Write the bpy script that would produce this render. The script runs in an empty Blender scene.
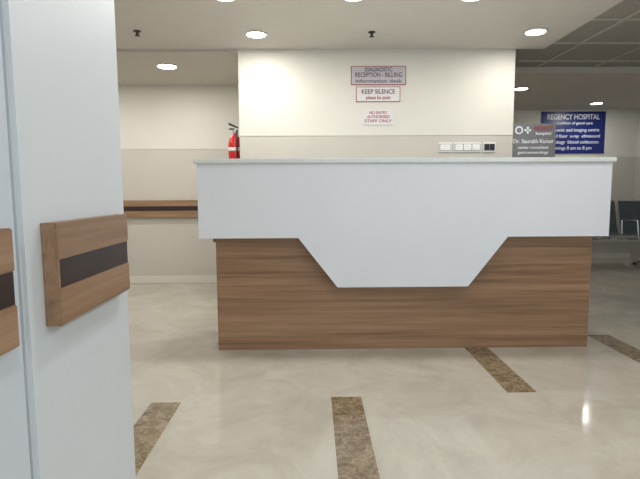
import bpy, bmesh, math, random
from mathutils import Vector, Matrix
random.seed(4)
S=bpy.context.scene
S.view_settings.view_transform='Standard'
COL=S.collection

# ---------------- materials ----------------
def newmat(name):
    m=bpy.data.materials.new(name); m.use_nodes=True
    nt=m.node_tree; b=nt.nodes['Principled BSDF']
    return m,nt,b
def N(nt,t,**kw):
    n=nt.nodes.new(t)
    for k,v in kw.items():
        if k in n.inputs.keys(): n.inputs[k].default_value=v
        else: setattr(n,k,v)
    return n
def plain(name,col,rough=.5,metal=0,var=.03,scale=6,bump=0):
    m,nt,b=newmat(name)
    tc=N(nt,'ShaderNodeTexCoord'); no=N(nt,'ShaderNodeTexNoise'); no.inputs['Scale'].default_value=scale
    no.inputs['Detail'].default_value=4
    nt.links.new(tc.outputs['Object'],no.inputs['Vector'])
    r=N(nt,'ShaderNodeValToRGB')
    r.color_ramp.elements[0].position=.3; r.color_ramp.elements[1].position=.7
    r.color_ramp.elements[0].color=(*[c*(1-var) for c in col],1)
    r.color_ramp.elements[1].color=(*[min(1,c*(1+var)) for c in col],1)
    nt.links.new(no.outputs['Fac'],r.inputs['Fac']); nt.links.new(r.outputs['Color'],b.inputs['Base Color'])
    b.inputs['Roughness'].default_value=rough; b.inputs['Metallic'].default_value=metal
    if bump:
        n2=N(nt,'ShaderNodeTexNoise'); n2.inputs['Scale'].default_value=60
        nt.links.new(tc.outputs['Object'],n2.inputs['Vector'])
        bp=N(nt,'ShaderNodeBump'); bp.inputs['Strength'].default_value=bump; bp.inputs['Distance'].default_value=.01
        nt.links.new(n2.outputs['Fac'],bp.inputs['Height']); nt.links.new(bp.outputs['Normal'],b.inputs['Normal'])
    return m
def emis(name,col,st):
    m,nt,b=newmat(name)
    b.inputs['Base Color'].default_value=(*col,1)
    b.inputs['Emission Color'].default_value=(*col,1); b.inputs['Emission Strength'].default_value=st
    return m
def wood(name,c1,c2,c3,axis='X',fine=26):
    m,nt,b=newmat(name)
    tc=N(nt,'ShaderNodeTexCoord'); mp=N(nt,'ShaderNodeMapping')
    sc={'X':(.9,fine,fine),'Y':(fine,.9,fine),'Z':(fine,fine,.9)}[axis]
    mp.inputs['Scale'].default_value=sc
    nt.links.new(tc.outputs['Object'],mp.inputs['Vector'])
    n1=N(nt,'ShaderNodeTexNoise'); n1.inputs['Scale'].default_value=1; n1.inputs['Detail'].default_value=8; n1.inputs['Roughness'].default_value=.62; n1.inputs['Distortion'].default_value=.3
    nt.links.new(mp.outputs['Vector'],n1.inputs['Vector'])
    r=N(nt,'ShaderNodeValToRGB'); e=r.color_ramp.elements
    e[0].position=.3; e[0].color=(*c1,1); e[1].position=.72; e[1].color=(*c3,1)
    x=e.new(.5); x.color=(*c2,1)
    nt.links.new(n1.outputs['Fac'],r.inputs['Fac'])
    nt.links.new(r.outputs['Color'],b.inputs['Base Color'])
    b.inputs['Roughness'].default_value=.38
    return m

def wall_two_tone(name,up,lo,zs):
    m,nt,b=newmat(name)
    g=N(nt,'ShaderNodeNewGeometry'); s=N(nt,'ShaderNodeSeparateXYZ')
    nt.links.new(g.outputs['Position'],s.inputs[0])
    mt=N(nt,'ShaderNodeMath',operation='GREATER_THAN'); mt.inputs[1].default_value=zs
    nt.links.new(s.outputs['Z'],mt.inputs[0])
    no=N(nt,'ShaderNodeTexNoise'); no.inputs['Scale'].default_value=2.5; no.inputs['Detail'].default_value=5
    nt.links.new(g.outputs['Position'],no.inputs['Vector'])
    mx=N(nt,'ShaderNodeMix',data_type='RGBA'); mx.inputs['A'].default_value=(*lo,1); mx.inputs['B'].default_value=(*up,1)
    nt.links.new(mt.outputs[0],mx.inputs['Factor'])
    hs=N(nt,'ShaderNodeHueSaturation')
    mr=N(nt,'ShaderNodeMapRange'); mr.inputs['To Min'].default_value=.96; mr.inputs['To Max'].default_value=1.04
    nt.links.new(no.outputs['Fac'],mr.inputs['Value']); nt.links.new(mr.outputs[0],hs.inputs['Value'])
    nt.links.new(mx.outputs['Result'],hs.inputs['Color']); nt.links.new(hs.outputs['Color'],b.inputs['Base Color'])
    b.inputs['Roughness'].default_value=.55
    return m

M_wall=wall_two_tone('wall_paint',(.70,.68,.62),(.56,.53,.475),1.59)
M_plain=plain('wall_plain',(.66,.62,.55),.6)
M_panel=plain('white_panel_laminate',(.62,.66,.68),.4,var=.03,scale=2)
M_panel2=plain('bluish_panel_laminate',(.56,.61,.66),.4,var=.03,scale=2)
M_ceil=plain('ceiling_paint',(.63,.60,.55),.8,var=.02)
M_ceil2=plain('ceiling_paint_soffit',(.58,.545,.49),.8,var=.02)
M_tile=plain('ceiling_tile_shaded',(.34,.315,.28),.9,var=.06,scale=30)  # dark tan: the lack of light over the grid is put into the colour
M_tbar=plain('ceiling_tbar',(.50,.47,.43),.6)
M_white=plain('counter_white_laminate',(.76,.79,.84),.3,var=.015,scale=2)
M_top=plain('counter_top_stone',(.72,.76,.73),.15,var=.05,scale=40)
M_wood=wood('walnut_laminate',(.185,.100,.052),(.29,.170,.095),(.39,.240,.142),'X',30)
M_woodY=wood('rail_wood',(.18,.10,.052),(.28,.165,.09),(.38,.245,.15),'Y',34)
M_woodX=wood('rail_wood_x',(.18,.10,.052),(.30,.18,.10),(.40,.26,.16),'X',34)
M_dark=plain('dark_rail_strip',(.030,.016,.013),.4,var=.2,scale=20)
M_skirt=plain('skirting_marble',(.70,.67,.60),.3)
M_plastic=plain('white_plastic',(.8,.8,.78),.35)
M_black=plain('black_plastic',(.015,.015,.018),.4)
M_red=plain('extinguisher_red',(.55,.015,.012),.25)
M_label=plain('label_paper',(.75,.72,.65),.5)
M_chrome=plain('brushed_steel',(.55,.57,.60),.25,1)
M_seat=plain('perforated_seat_steel',(.10,.13,.15),.35,.7,var=.3,scale=90)
M_blue=plain('sign_blue',(.012,.025,.17),.35)
M_signw=plain('sign_white',(.72,.69,.70),.4)
M_signg=plain('sign_grey',(.22,.22,.225),.35,.3)
M_redink=plain('red_ink',(.33,.03,.06),.5)
M_dkink=plain('dark_ink',(.07,.04,.07),.5)
M_whink=plain('white_ink',(.8,.85,.9),.5)
M_lamp=emis('downlight_lens',(1,.98,.94),14)

# floor marble
def floor_mat():
    m,nt,b=newmat('beige_marble_floor')
    g=N(nt,'ShaderNodeNewGeometry')
    n1=N(nt,'ShaderNodeTexNoise'); n1.inputs['Scale'].default_value=2.4; n1.inputs['Detail'].default_value=12; n1.inputs['Roughness'].default_value=.74; n1.inputs['Distortion'].default_value=.8
    nt.links.new(g.outputs['Position'],n1.inputs['Vector'])
    r=N(nt,'ShaderNodeValToRGB'); e=r.color_ramp.elements
    e[0].position=.32; e[0].color=(.385,.35,.29,1); e[1].position=.68; e[1].color=(.51,.475,.41,1)
    nt.links.new(n1.outputs['Fac'],r.inputs['Fac'])
    br=N(nt,'ShaderNodeTexBrick'); br.offset=0
    br.inputs['Scale'].default_value=1; br.inputs['Brick Width'].default_value=.955; br.inputs['Row Height'].default_value=.955
    br.inputs['Mortar Size'].default_value=.0015; br.inputs['Mortar Smooth'].default_value=0.3
    br.inputs['Color1'].default_value=(1,1,1,1); br.inputs['Color2'].default_value=(.96,.96,.955,1); br.inputs['Mortar'].default_value=(.88,.86,.83,1)
    mp=N(nt,'ShaderNodeMapping'); mp.inputs['Location'].default_value=(-.26,-.66,0)
    nt.links.new(g.outputs['Position'],mp.inputs['Vector']); nt.links.new(mp.outputs[0],br.inputs['Vector'])
    mx=N(nt,'ShaderNodeMix',data_type='RGBA',blend_type='MULTIPLY'); mx.inputs['Factor'].default_value=1
    nt.links.new(r.outputs['Color'],mx.inputs['A']); nt.links.new(br.outputs['Color'],mx.inputs['B'])
    nt.links.new(mx.outputs['Result'],b.inputs['Base Color'])
    b.inputs['Roughness'].default_value=.10
    n2=N(nt,'ShaderNodeTexNoise'); n2.inputs['Scale'].default_value=4
    nt.links.new(g.outputs['Position'],n2.inputs['Vector'])
    bp=N(nt,'ShaderNodeBump'); bp.inputs['Strength'].default_value=.06; bp.inputs['Distance'].default_value=.02
    nt.links.new(n2.outputs['Fac'],bp.inputs['Height']); nt.links.new(bp.outputs['Normal'],b.inputs['Normal'])
    return m
M_floor=floor_mat()
def emperador():
    m,nt,b=newmat('emperador_marble')
    g=N(nt,'ShaderNodeNewGeometry')
    n1=N(nt,'ShaderNodeTexNoise'); n1.inputs['Scale'].default_value=14; n1.inputs['Detail'].default_value=9; n1.inputs['Roughness'].default_value=.65; n1.inputs['Distortion'].default_value=1
    nt.links.new(g.outputs['Position'],n1.inputs['Vector'])
    r=N(nt,'ShaderNodeValToRGB'); e=r.color_ramp.elements
    e[0].position=.34; e[0].color=(.10,.068,.036,1); e[1].position=.68; e[1].color=(.27,.205,.125,1)
    nt.links.new(n1.outputs['Fac'],r.inputs['Fac'])
    va=N(nt,'ShaderNodeVectorMath',operation='MULTIPLY_ADD'); va.inputs[1].default_value=(.16,.16,.16)
    nt.links.new(n1.outputs['Color'],va.inputs[0]); nt.links.new(g.outputs['Position'],va.inputs[2])
    vo=N(nt,'ShaderNodeTexVoronoi',feature='DISTANCE_TO_EDGE'); vo.inputs['Scale'].default_value=15
    nt.links.new(va.outputs[0],vo.inputs['Vector'])
    r2=N(nt,'ShaderNodeValToRGB'); e=r2.color_ramp.elements
    e[0].position=0; e[0].color=(.85,.85,.85,1); e[1].position=.045; e[1].color=(0,0,0,1)
    nt.links.new(vo.outputs['Distance'],r2.inputs['Fac'])
    mx=N(nt,'ShaderNodeMix',data_type='RGBA'); mx.inputs['B'].default_value=(.42,.33,.22,1)
    nt.links.new(r2.outputs['Color'],mx.inputs['Factor']); nt.links.new(r.outputs['Color'],mx.inputs['A'])
    nt.links.new(mx.outputs['Result'],b.inputs['Base Color']); b.inputs['Roughness'].default_value=.12
    return m
M_emp=emperador()

# ---------------- mesh builder ----------------
class MB:
    def __init__(s,name): s.name=name; s.bm=bmesh.new(); s.mats=[]
    def mi(s,m):
        if m not in s.mats: s.mats.append(m)
        return s.mats.index(m)
    def _merge(s,b2,m,smooth=False):
        i=s.mi(m)
        me=bpy.data.meshes.new('t'); 
        for f in b2.faces: f.material_index=i; f.smooth=smooth
        b2.to_mesh(me); b2.free(); s.bm.from_mesh(me); bpy.data.meshes.remove(me)
    def box(s,a,b,m,bev=0,seg=2):
        b2=bmesh.new(); bmesh.ops.create_cube(b2,size=1)
        a=Vector(a); b=Vector(b); c=(a+b)/2; d=b-a
        for v in b2.verts: v.co=Vector((c[i]+v.co[i]*d[i] for i in range(3)))
        if bev: bmesh.ops.bevel(b2,geom=b2.edges[:],offset=bev,segments=seg,affect='EDGES')
        s._merge(b2,m); return s
    def prism(s,pts,vec,m,bev=0,smooth=False):
        b2=bmesh.new(); vs=[b2.verts.new(p) for p in pts]; f=b2.faces.new(vs)
        r=bmesh.ops.extrude_face_region(b2,geom=[f])
        for v in [g for g in r['geom'] if isinstance(g,bmesh.types.BMVert)]: v.co+=Vector(vec)
        bmesh.ops.recalc_face_normals(b2,faces=b2.faces[:])
        if bev: bmesh.ops.bevel(b2,geom=b2.edges[:],offset=bev,segments=2,affect='EDGES')
        s._merge(b2,m,smooth); return s
    def cyl(s,p,q,r,m,r2=None,seg=24):
        b2=bmesh.new(); p=Vector(p); q=Vector(q); d=q-p
        bmesh.ops.create_cone(b2,cap_ends=True,segments=seg,radius1=r,radius2=r if r2 is None else r2,depth=d.length)
        M=Matrix.Translation((p+q)/2)@d.to_track_quat('Z','Y').to_matrix().to_4x4()
        bmesh.ops.transform(b2,matrix=M,verts=b2.verts)
        s._merge(b2,m,False); 
        return s
    def lathe(s,prof,c,m,seg=32):
        b2=bmesh.new(); rings=[]
        for r,z in prof:
            rings.append([b2.verts.new((c[0]+r*math.cos(2*math.pi*k/seg),c[1]+r*math.sin(2*math.pi*k/seg),c[2]+z)) for k in range(seg)])
        for a,b in zip(rings,rings[1:]):
            for k in range(seg): b2.faces.new((a[k],a[(k+1)%seg],b[(k+1)%seg],b[k]))
        b2.faces.new(rings[0][::-1]); b2.faces.new(rings[-1])
        bmesh.ops.recalc_face_normals(b2,faces=b2.faces[:])
        s._merge(b2,m,True); return s
    def tube(s,pts,r,m,seg=10):
        for a,b in zip(pts,pts[1:]): s.cyl(a,b,r,m,seg=seg)
        for p in pts[1:-1]:
            b2=bmesh.new(); bmesh.ops.create_uvsphere(b2,u_segments=10,v_segments=8,radius=r)
            bmesh.ops.translate(b2,verts=b2.verts,vec=Vector(p)); s._merge(b2,m,True)
        return s
    def done(s,origin=None):
        me=bpy.data.meshes.new(s.name)
        bb=[v.co.copy() for v in s.bm.verts]
        if origin is None:
            origin=Vector(((min(v.x for v in bb)+max(v.x for v in bb))/2,(min(v.y for v in bb)+max(v.y for v in bb))/2,min(v.z for v in bb)))
        bmesh.ops.translate(s.bm,verts=s.bm.verts,vec=-Vector(origin))
        s.bm.to_mesh(me); s.bm.free()
        for m in s.mats: me.materials.append(m)
        o=bpy.data.objects.new(s.name,me); o.location=origin; COL.objects.link(o); return o
def text(par,name,body,x,y,z,size,mat,w=None,rot=(math.pi/2,0,0)):
    c=bpy.data.curves.new(name,'FONT'); c.body=body; c.size=size; c.align_x='CENTER'; c.align_y='CENTER'; c.extrude=.0008; c.offset=size*.012
    c.materials.append(mat)
    o=bpy.data.objects.new(name,c); COL.objects.link(o)
    o.rotation_euler=rot
    bpy.context.view_layer.update()
    if w and o.dimensions.x>0: o.scale=(w/o.dimensions.x,1,1)
    o.parent=par; o.location=Vector((x,y,z))-par.location
    return o

# ---------------- room shell ----------------
YW=4.45; YL=5.81; YR=7.6; XL=-3.2; XR=5.0; YB=-3.0; HC=2.33
MB('floor').box((XL-.15,YB-.15,-.1),(XR+.15,YR+.15,0),M_floor).done()
MB('wall_reception').box((-.65,YW,0),(1.8,YR,2.5),M_wall).done()
MB('wall_far_left').box((XL,YL,0),(-.65,YL+.15,2.5),M_wall).done()
MB('wall_far_right').box((1.8,YR,0),(XR,YR+.15,2.5),M_wall).done()
MB('wall_right').box((XR,YB,0),(XR+.15,YR+.15,2.5),M_wall).done()
MB('wall_left').box((XL-.15,YB,0),(XL,YL+.15,2.5),M_wall).done()
MB('wall_partition').box((XL,1.04,0),(-.75,1.205,2.5),M_plain).done()
MB('wall_corridor_left').box((-.62,YB,0),(-.474,.782,2.5),M_panel2).done()
w=MB('wall_back'); w.box((XL,YB-.15,0),(XR,YB,.5),M_plain).box((XL,YB-.15,2.2),(XR,YB,2.5),M_plain)
w.box((XL,YB-.15,.5),(-.3,YB,2.2),M_plain).box((4.2,YB-.15,.5),(XR,YB,2.2),M_plain).done()
w=MB('added_fill_window_1')  # unseen opening behind the camera, added to let cool world light in
for x in (-.3,.82,1.94,3.06,4.14): w.box((x,YB-.12,.5),(x+.06,YB-.04,2.2),M_plastic)
w.box((-.24,YB-.12,.5),(4.14,YB-.04,.56),M_plastic).box((-.24,YB-.12,2.14),(4.14,YB-.04,2.2),M_plastic).done()

# pillar on the left with chamfered corner
MB('wall_pillar').box((-.75,.79,0),(-.468,1.225,2.5),M_panel,bev=.006).done()

MB('ceiling').box((XL,YB,HC),(2.05,YW,HC+.1),M_ceil).done()
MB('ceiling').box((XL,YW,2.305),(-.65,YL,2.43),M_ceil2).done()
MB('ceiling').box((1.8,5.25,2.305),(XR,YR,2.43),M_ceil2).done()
c=MB('ceiling')
c.box((2.05,YB,2.37),(XR,5.25,2.43),M_tile).box((1.8,YW,2.37),(2.05,5.25,2.43),M_tile)
x=2.35
while x<XR: c.box((x-.014,YB,2.362),(x+.014,5.25,2.372),M_tbar); x+=.6
y=5.0
while y>YB: c.box((2.05,y-.014,2.361),(XR,y+.014,2.372),M_tbar); y-=.6
c.done()

# skirting
MB('baseboard_far_left').box((XL,YL-.015,0),(-.65,YL,.09),M_skirt,bev=.003).done()
MB('baseboard_far_right').box((1.8,YR-.015,0),(XR,YR,.09),M_skirt,bev=.003).done()
MB('baseboard_reception').box((-.65,YW-.015,0),(1.8,YW,.09),M_skirt,bev=.003).done()
# dado lines
MB('trim_1').box((XL,YL-.004,1.582),(-.65,YL,1.594),M_skirt).done()
MB('trim_2').box((-.65,YW-.004,1.582),(1.8,YW,1.594),M_skirt).done()

# floor stripes (inlaid)
for (xa,xb,ya,yb) in ((-.85,-.695,1.72,2.47),(.09,.25,1.72,2.515),(1.05,1.21,2.55,3.32),(2.06,2.225,2.85,3.58)):
    MB('floor_marble_inlay').box((xa,ya,-.01),(xb,yb,.0012),M_emp).done()

# ---------------- reception counter ----------------
r=MB('reception_counter')
YF=3.2; YP=3.31
# wood base
r.box((-.66,YP,0),(1.91,YP+.03,.80),M_wood)
r.box((-.66,YP+.03,0),(-.63,3.85,.80),M_wood).box((1.88,YP+.03,0),(1.91,3.85,.80),M_wood)
# upper white box
r.box((-.748,YF+.02,.787),(-.72,3.85,1.272),M_white).box((1.927,YF+.02,.787),(1.955,3.85,1.272),M_white)
r.box((-.72,YF+.02,.787),(1.927,3.85,.81),M_white)
# front fascia with hanging trapezoid
P=[(-.748,YF,1.272),(-.748,YF,.787),(-.098,YF,.787),(.160,YF,.456),(1.028,YF,.456),(1.285,YF,.787),(1.955,YF,.787),(1.955,YF,1.272)]
r.prism(P,(0,.02,0),M_white)
# trapezoid box body return to wood
P2=[(-.098,YF+.02,.787),(.160,YF+.02,.456),(1.028,YF+.02,.456),(1.285,YF+.02,.787)]
r.prism(P2,(0,YP-YF-.02,0),M_white)
# top slab
r.box((-.768,YF-.02,1.272),(1.972,3.60,1.303),M_top,bev=.004)
# staff-side: back of fascia + desk + drawers
r.box((-.72,3.40,.81),(1.927,3.42,1.272),M_white)
r.box((-.70,3.42,.74),(1.91,3.86,.77),M_wood)
for i in range(2):
    xx=-.6+i*2.0
    r.box((xx,3.5,.05),(xx+.42,3.86,.74),M_white)
    for k in range(3): r.box((xx+.02,3.86,.08+k*.22),(xx+.40,3.872,.28+k*.22),M_wood)
r.done()

# ---------------- handrails ----------------
def rail(name,axis,a,b,face,z0,z1,mat,th=.026):
    m=MB(name); h=z1-z0; s1=z0+h*.36; s2=z0+h*.64
    def bx(u0,u1,d0,d1,za,zb,mt,bev):
        if axis=='Y': m.box((face+d0,u0,za),(face+d1,u1,zb),mt,bev=bev)
        else: m.box((u0,face-d1,za),(u1,face-d0,zb),mt,bev=bev)
    bx(a,b,0,th,s2,z1,mat,.002); bx(a,b,0,th,z0,s1,mat,.002)
    bx(a+.001,b-.001,0,th-.003,s1-.004,s2+.004,M_dark,0)
    if axis=='Y':
        bx(a-.006,a+.0005,0,th+.001,z0,z1,M_woodY,.001)   # end caps
    return m.done()
rail('wall_handrail','Y',.85,1.172,-.468,.865,1.046,M_woodY)
rail('wall_handrail','Y',-1.6,.735,-.474,.865,1.046,M_woodY)
rail('wall_handrail','X',XL+.05,-.66,YL,.795,.99,M_woodX,.05)

# ---------------- downlights ----------------
def downlight(x,y,z,pw,r=.075,col=(1,.97,.91)):
    m=MB('recessed_downlight')
    m.lathe([(r,0),(r+.014,-.003),(r+.014,-.006),(r,-.007),(r-.004,-.004)],(x,y,z),M_plastic)
    m.cyl((x,y,z-.0085),(x,y,z-.006),r-.004,M_lamp,seg=32)
    o=m.done()
    l=bpy.data.lights.new('lamp','AREA'); l.shape='DISK'; l.size=r*1.8; l.energy=pw; l.color=col
    lo=bpy.data.objects.new('lamp',l); COL.objects.link(lo); lo.parent=o; lo.location=Vector((x,y,z-.012))-o.location
for x,y in ((-.44,4.03),(1.76,3.97)): downlight(x,y,HC,6.5)
for x,y in ((-.55,3.25),(.27,3.25),(1.03,3.25),(1.8,2.4)): downlight(x,y,HC,8)
for x,y in ((.1,1.6),(1.5,1.2),(.3,-.3),(1.5,-.3),(.3,-1.8),(1.5,-1.8),(-1.8,2.6),(-1.8,4.0)): downlight(x,y,HC,9.5,col=(.93,.97,1))  # out-of-view downlights added for cool light, some behind the camera
downlight(-1.41,4.93,2.305,10,.09)
downlight(-2.6,4.93,2.305,8,.09)
downlight(2.52,6.03,2.305,6); downlight(4.03,7.05,2.305,6)
for x,y in ((3.85,1.0),(3.85,-1.4)): downlight(x,y,2.37,8)

# ceiling sprinklers
for x,y in ((-1.35,3.95),(.47,3.98)):
    m=MB('ceiling_sprinkler'); m.lathe([(.03,0),(.03,-.004),(.012,-.008),(.008,-.03),(.02,-.034),(.02,-.037)],(x,y,HC),M_black,16); m.done()

# ---------------- wall signs ----------------
def sign(name,x0,x1,z0,z1,y,lines,ink,face=M_signw,frame=None):
    m=MB(name)
    if frame: m.box((x0,y-.006,z0),(x1,y,z1),frame).box((x0+.006,y-.009,z0+.006),(x1-.006,y-.006,z1-.006),face); yy=y-.0095
    else: m.box((x0,y-.008,z0),(x1,y,z1),face); yy=y-.0085
    o=m.done()
    for i,(t,fz,sz,wf,mk) in enumerate(lines):
        text(o,'lettering_%d'%(i+1),t,(x0+x1)/2,yy,z0+(z1-z0)*fz,sz,mk,w=(x1-x0)*wf)
    return o
sign('wall_sign',.344,.83,2.022,2.185,YW,[('DIAGNOSTIC',.80,.05,.5,M_dkink),('RECEPTION - BILLING',.52,.055,.85,M_dkink),('information desk',.2,.04,.85,M_dkink)],M_redink,plain('sign_lilac',(.50,.46,.50),.4),M_redink)
sign('wall_sign',.388,.781,1.875,2.008,YW,[('KEEP SILENCE',.66,.055,.75,M_dkink),('please be quiet',.28,.045,.55,M_redink)],M_redink,M_signw,M_redink)
o=sign('wall_sign',.453,.72,1.676,1.806,YW,[('NO ENTRY',.80,.036,.6,M_redink),('AUTHORISED',.53,.036,.75,M_redink),('STAFF ONLY',.25,.036,.9,M_redink)],M_redink)

# switchboards
def switchboard(x0,x1,z0,z1,n,fm=M_plastic):
    m=MB('switch_panel'); m.box((x0,YW-.012,z0),(x1,YW,z1),M_plastic,bev=.003)
    m.box((x0+.008,YW-.0135,z0+.012),(x1-.008,YW-.0115,z1-.012),M_signg)
    w=(x1-x0-.02)/n
    for i in range(n): m.box((x0+.01+i*w+.003,YW-.018,z0+.016),(x0+.01+(i+1)*w-.003,YW-.011,z1-.016),fm,bev=.002)
    m.done()
switchboard(1.13,1.25,1.432,1.518,1); switchboard(1.266,1.515,1.432,1.518,3); switchboard(1.531,1.645,1.432,1.518,2,M_black)

# doctor name board (blade sign on the wall end)
m=MB('name_board'); y=4.50
m.box((1.80,y,1.34),(2.215,y+.02,1.69),M_signg,bev=.003)
m.box((1.795,y+.004,1.30),(1.815,y+.07,1.74),M_chrome)
m.cyl((1.875,y,1.63),(1.875,y-.003,1.63),.036,M_whink); m.cyl((1.875,y-.002,1.63),(1.875,y-.004,1.63),.024,M_signg)
m.box((1.925,y-.003,1.622),(1.985,y,1.638),M_whink).box((1.947,y-.003,1.60),(1.963,y,1.66),M_whink)
o=m.done()
text(o,'lettering_1','REGENCY',2.10,y-.002,1.645,.05,M_redink,w=.17)
text(o,'lettering_2','hospital',2.10,y-.002,1.60,.035,M_whink,w=.14)
text(o,'lettering_3','Dr. Saurabh Kumar',2.01,y-.002,1.53,.05,M_whink,w=.37)
text(o,'lettering_4','senior consultant',2.01,y-.002,1.475,.035,M_whink,w=.28)
text(o,'lettering_5','gastroenterology',2.01,y-.002,1.43,.035,M_whink,w=.28)

# blue directory sign on far wall
o=sign('directory_sign',3.49,4.50,1.63,2.28,YR,[('REGENCY HOSPITAL',.86,.11,.8,M_whink),('a tradition of good care',.72,.06,.6,M_whink),('Diagnostic and imaging centre',.56,.07,.8,M_whink),('ground floor  x-ray  ultrasound',.42,.07,.84,M_whink),('pathology  blood collection',.28,.07,.8,M_whink),('timings 8 am to 8 pm',.14,.07,.6,M_whink)],M_whink,M_blue,M_plastic)

# ---------------- fire extinguisher ----------------
m=MB('fire_extinguisher'); cx,cy=-.715,4.60
m.lathe([(.055,0),(.062,.015),(.062,.40),(.058,.43),(.045,.46),(.024,.485),(.020,.50)],(cx,cy,1.12),M_red)
m.lathe([(.0625,.19),(.0632,.191),(.0632,.24),(.0625,.241)],(cx,cy,1.12),M_label)
m.lathe([(.0625,.34),(.0632,.341),(.0632,.37),(.0625,.371)],(cx,cy,1.12),M_label)
m.cyl((cx,cy,1.62),(cx,cy,1.665),.018,M_chrome)
m.prism([(cx-.055,cy-.01,1.70),(cx+.03,cy-.01,1.665),(cx+.03,cy-.01,1.68),(cx-.055,cy-.01,1.72)],(0,.02,0),M_black)
m.box((cx-.05,cy-.01,1.655),(cx+.02,cy+.01,1.668),M_black)
m.cyl((cx+.02,cy-.02,1.65),(cx+.02,cy-.035,1.65),.016,M_label)
pts=[(cx+.02,cy,1.655),(cx+.03,cy-.06,1.64),(cx+.03,cy-.085,1.56),(cx+.03,cy-.075,1.40),(cx+.02,cy-.07,1.25)]
m.tube(pts,.008,M_black)
m.box((-.664,cy-.02,1.35),(-.648,cy+.02,1.65),M_chrome)
m.done()

# ---------------- waiting bench ----------------
def bench(x0,y,n=3):
    m=MB('waiting_bench')
    m.box((x0,y-.03,.36),(x0+n*.54,y+.03,.40),M_chrome,bev=.005)
    for i in range(n):
        a=x0+i*.54+.03
        prof=[(-.26,.46),(-.20,.485),(0,.455),(.16,.45),(.21,.48),(.25,.60),(.31,.86),(.33,.92)]
        pts=[(a,y+p,z) for p,z in prof]+[(a,y+p-.0,z-.014) if k<4 else (a,y+p+.014,z-.004) for k,(p,z) in list(enumerate(prof))[::-1]]
        m.prism(pts,(.48,0,0),M_seat)
        m.tube([(a,y-.26,.455),(a+.48,y-.26,.455)],.012,M_chrome)
        m.tube([(a,y+.335,.92),(a+.48,y+.335,.92)],.014,M_chrome)
        m.box((a+.2,y-.1,.40),(a+.28,y+.1,.455),M_chrome)
    for i in range(n+1):
        a=x0+i*.54
        m.tube([(a,y+.16,.42),(a,y+.18,.66),(a,y-.16,.66),(a,y-.2,.42),(a,y,.39)],.013,M_chrome)
    for a in (x0+.25,x0+n*.54-.25):
        m.tube([(a,y-.28,.015),(a,y-.05,.10),(a,y,.37)],.02,M_chrome); m.tube([(a,y+.28,.015),(a,y+.05,.10),(a,y,.37)],.02,M_chrome)
        for s in (-.28,.28): m.cyl((a,y+s,0),(a,y+s,.02),.025,M_black)
    m.done()
bench(3.33,6.75)

# ---------------- world and camera ----------------
W=bpy.data.worlds.new('world'); S.world=W; W.use_nodes=True
bg=W.node_tree.nodes['Background']; bg.inputs['Color'].default_value=(.75,.87,1,1); bg.inputs['Strength'].default_value=2.0

cd=bpy.data.cameras.new('camera'); cd.sensor_width=36; cd.lens=490/640*36; cd.clip_start=.02
cam=bpy.data.objects.new('camera',cd); COL.objects.link(cam); cam.location=(0,0,1.1)
R=Matrix.Rotation(math.radians(-.8),4,'Z')@Matrix.Rotation(math.radians(90-5.77),4,'X')@Matrix.Rotation(math.radians(-.3),4,'Z')
cam.matrix_world=Matrix.Translation((0,0,1.1))@R
S.camera=cam
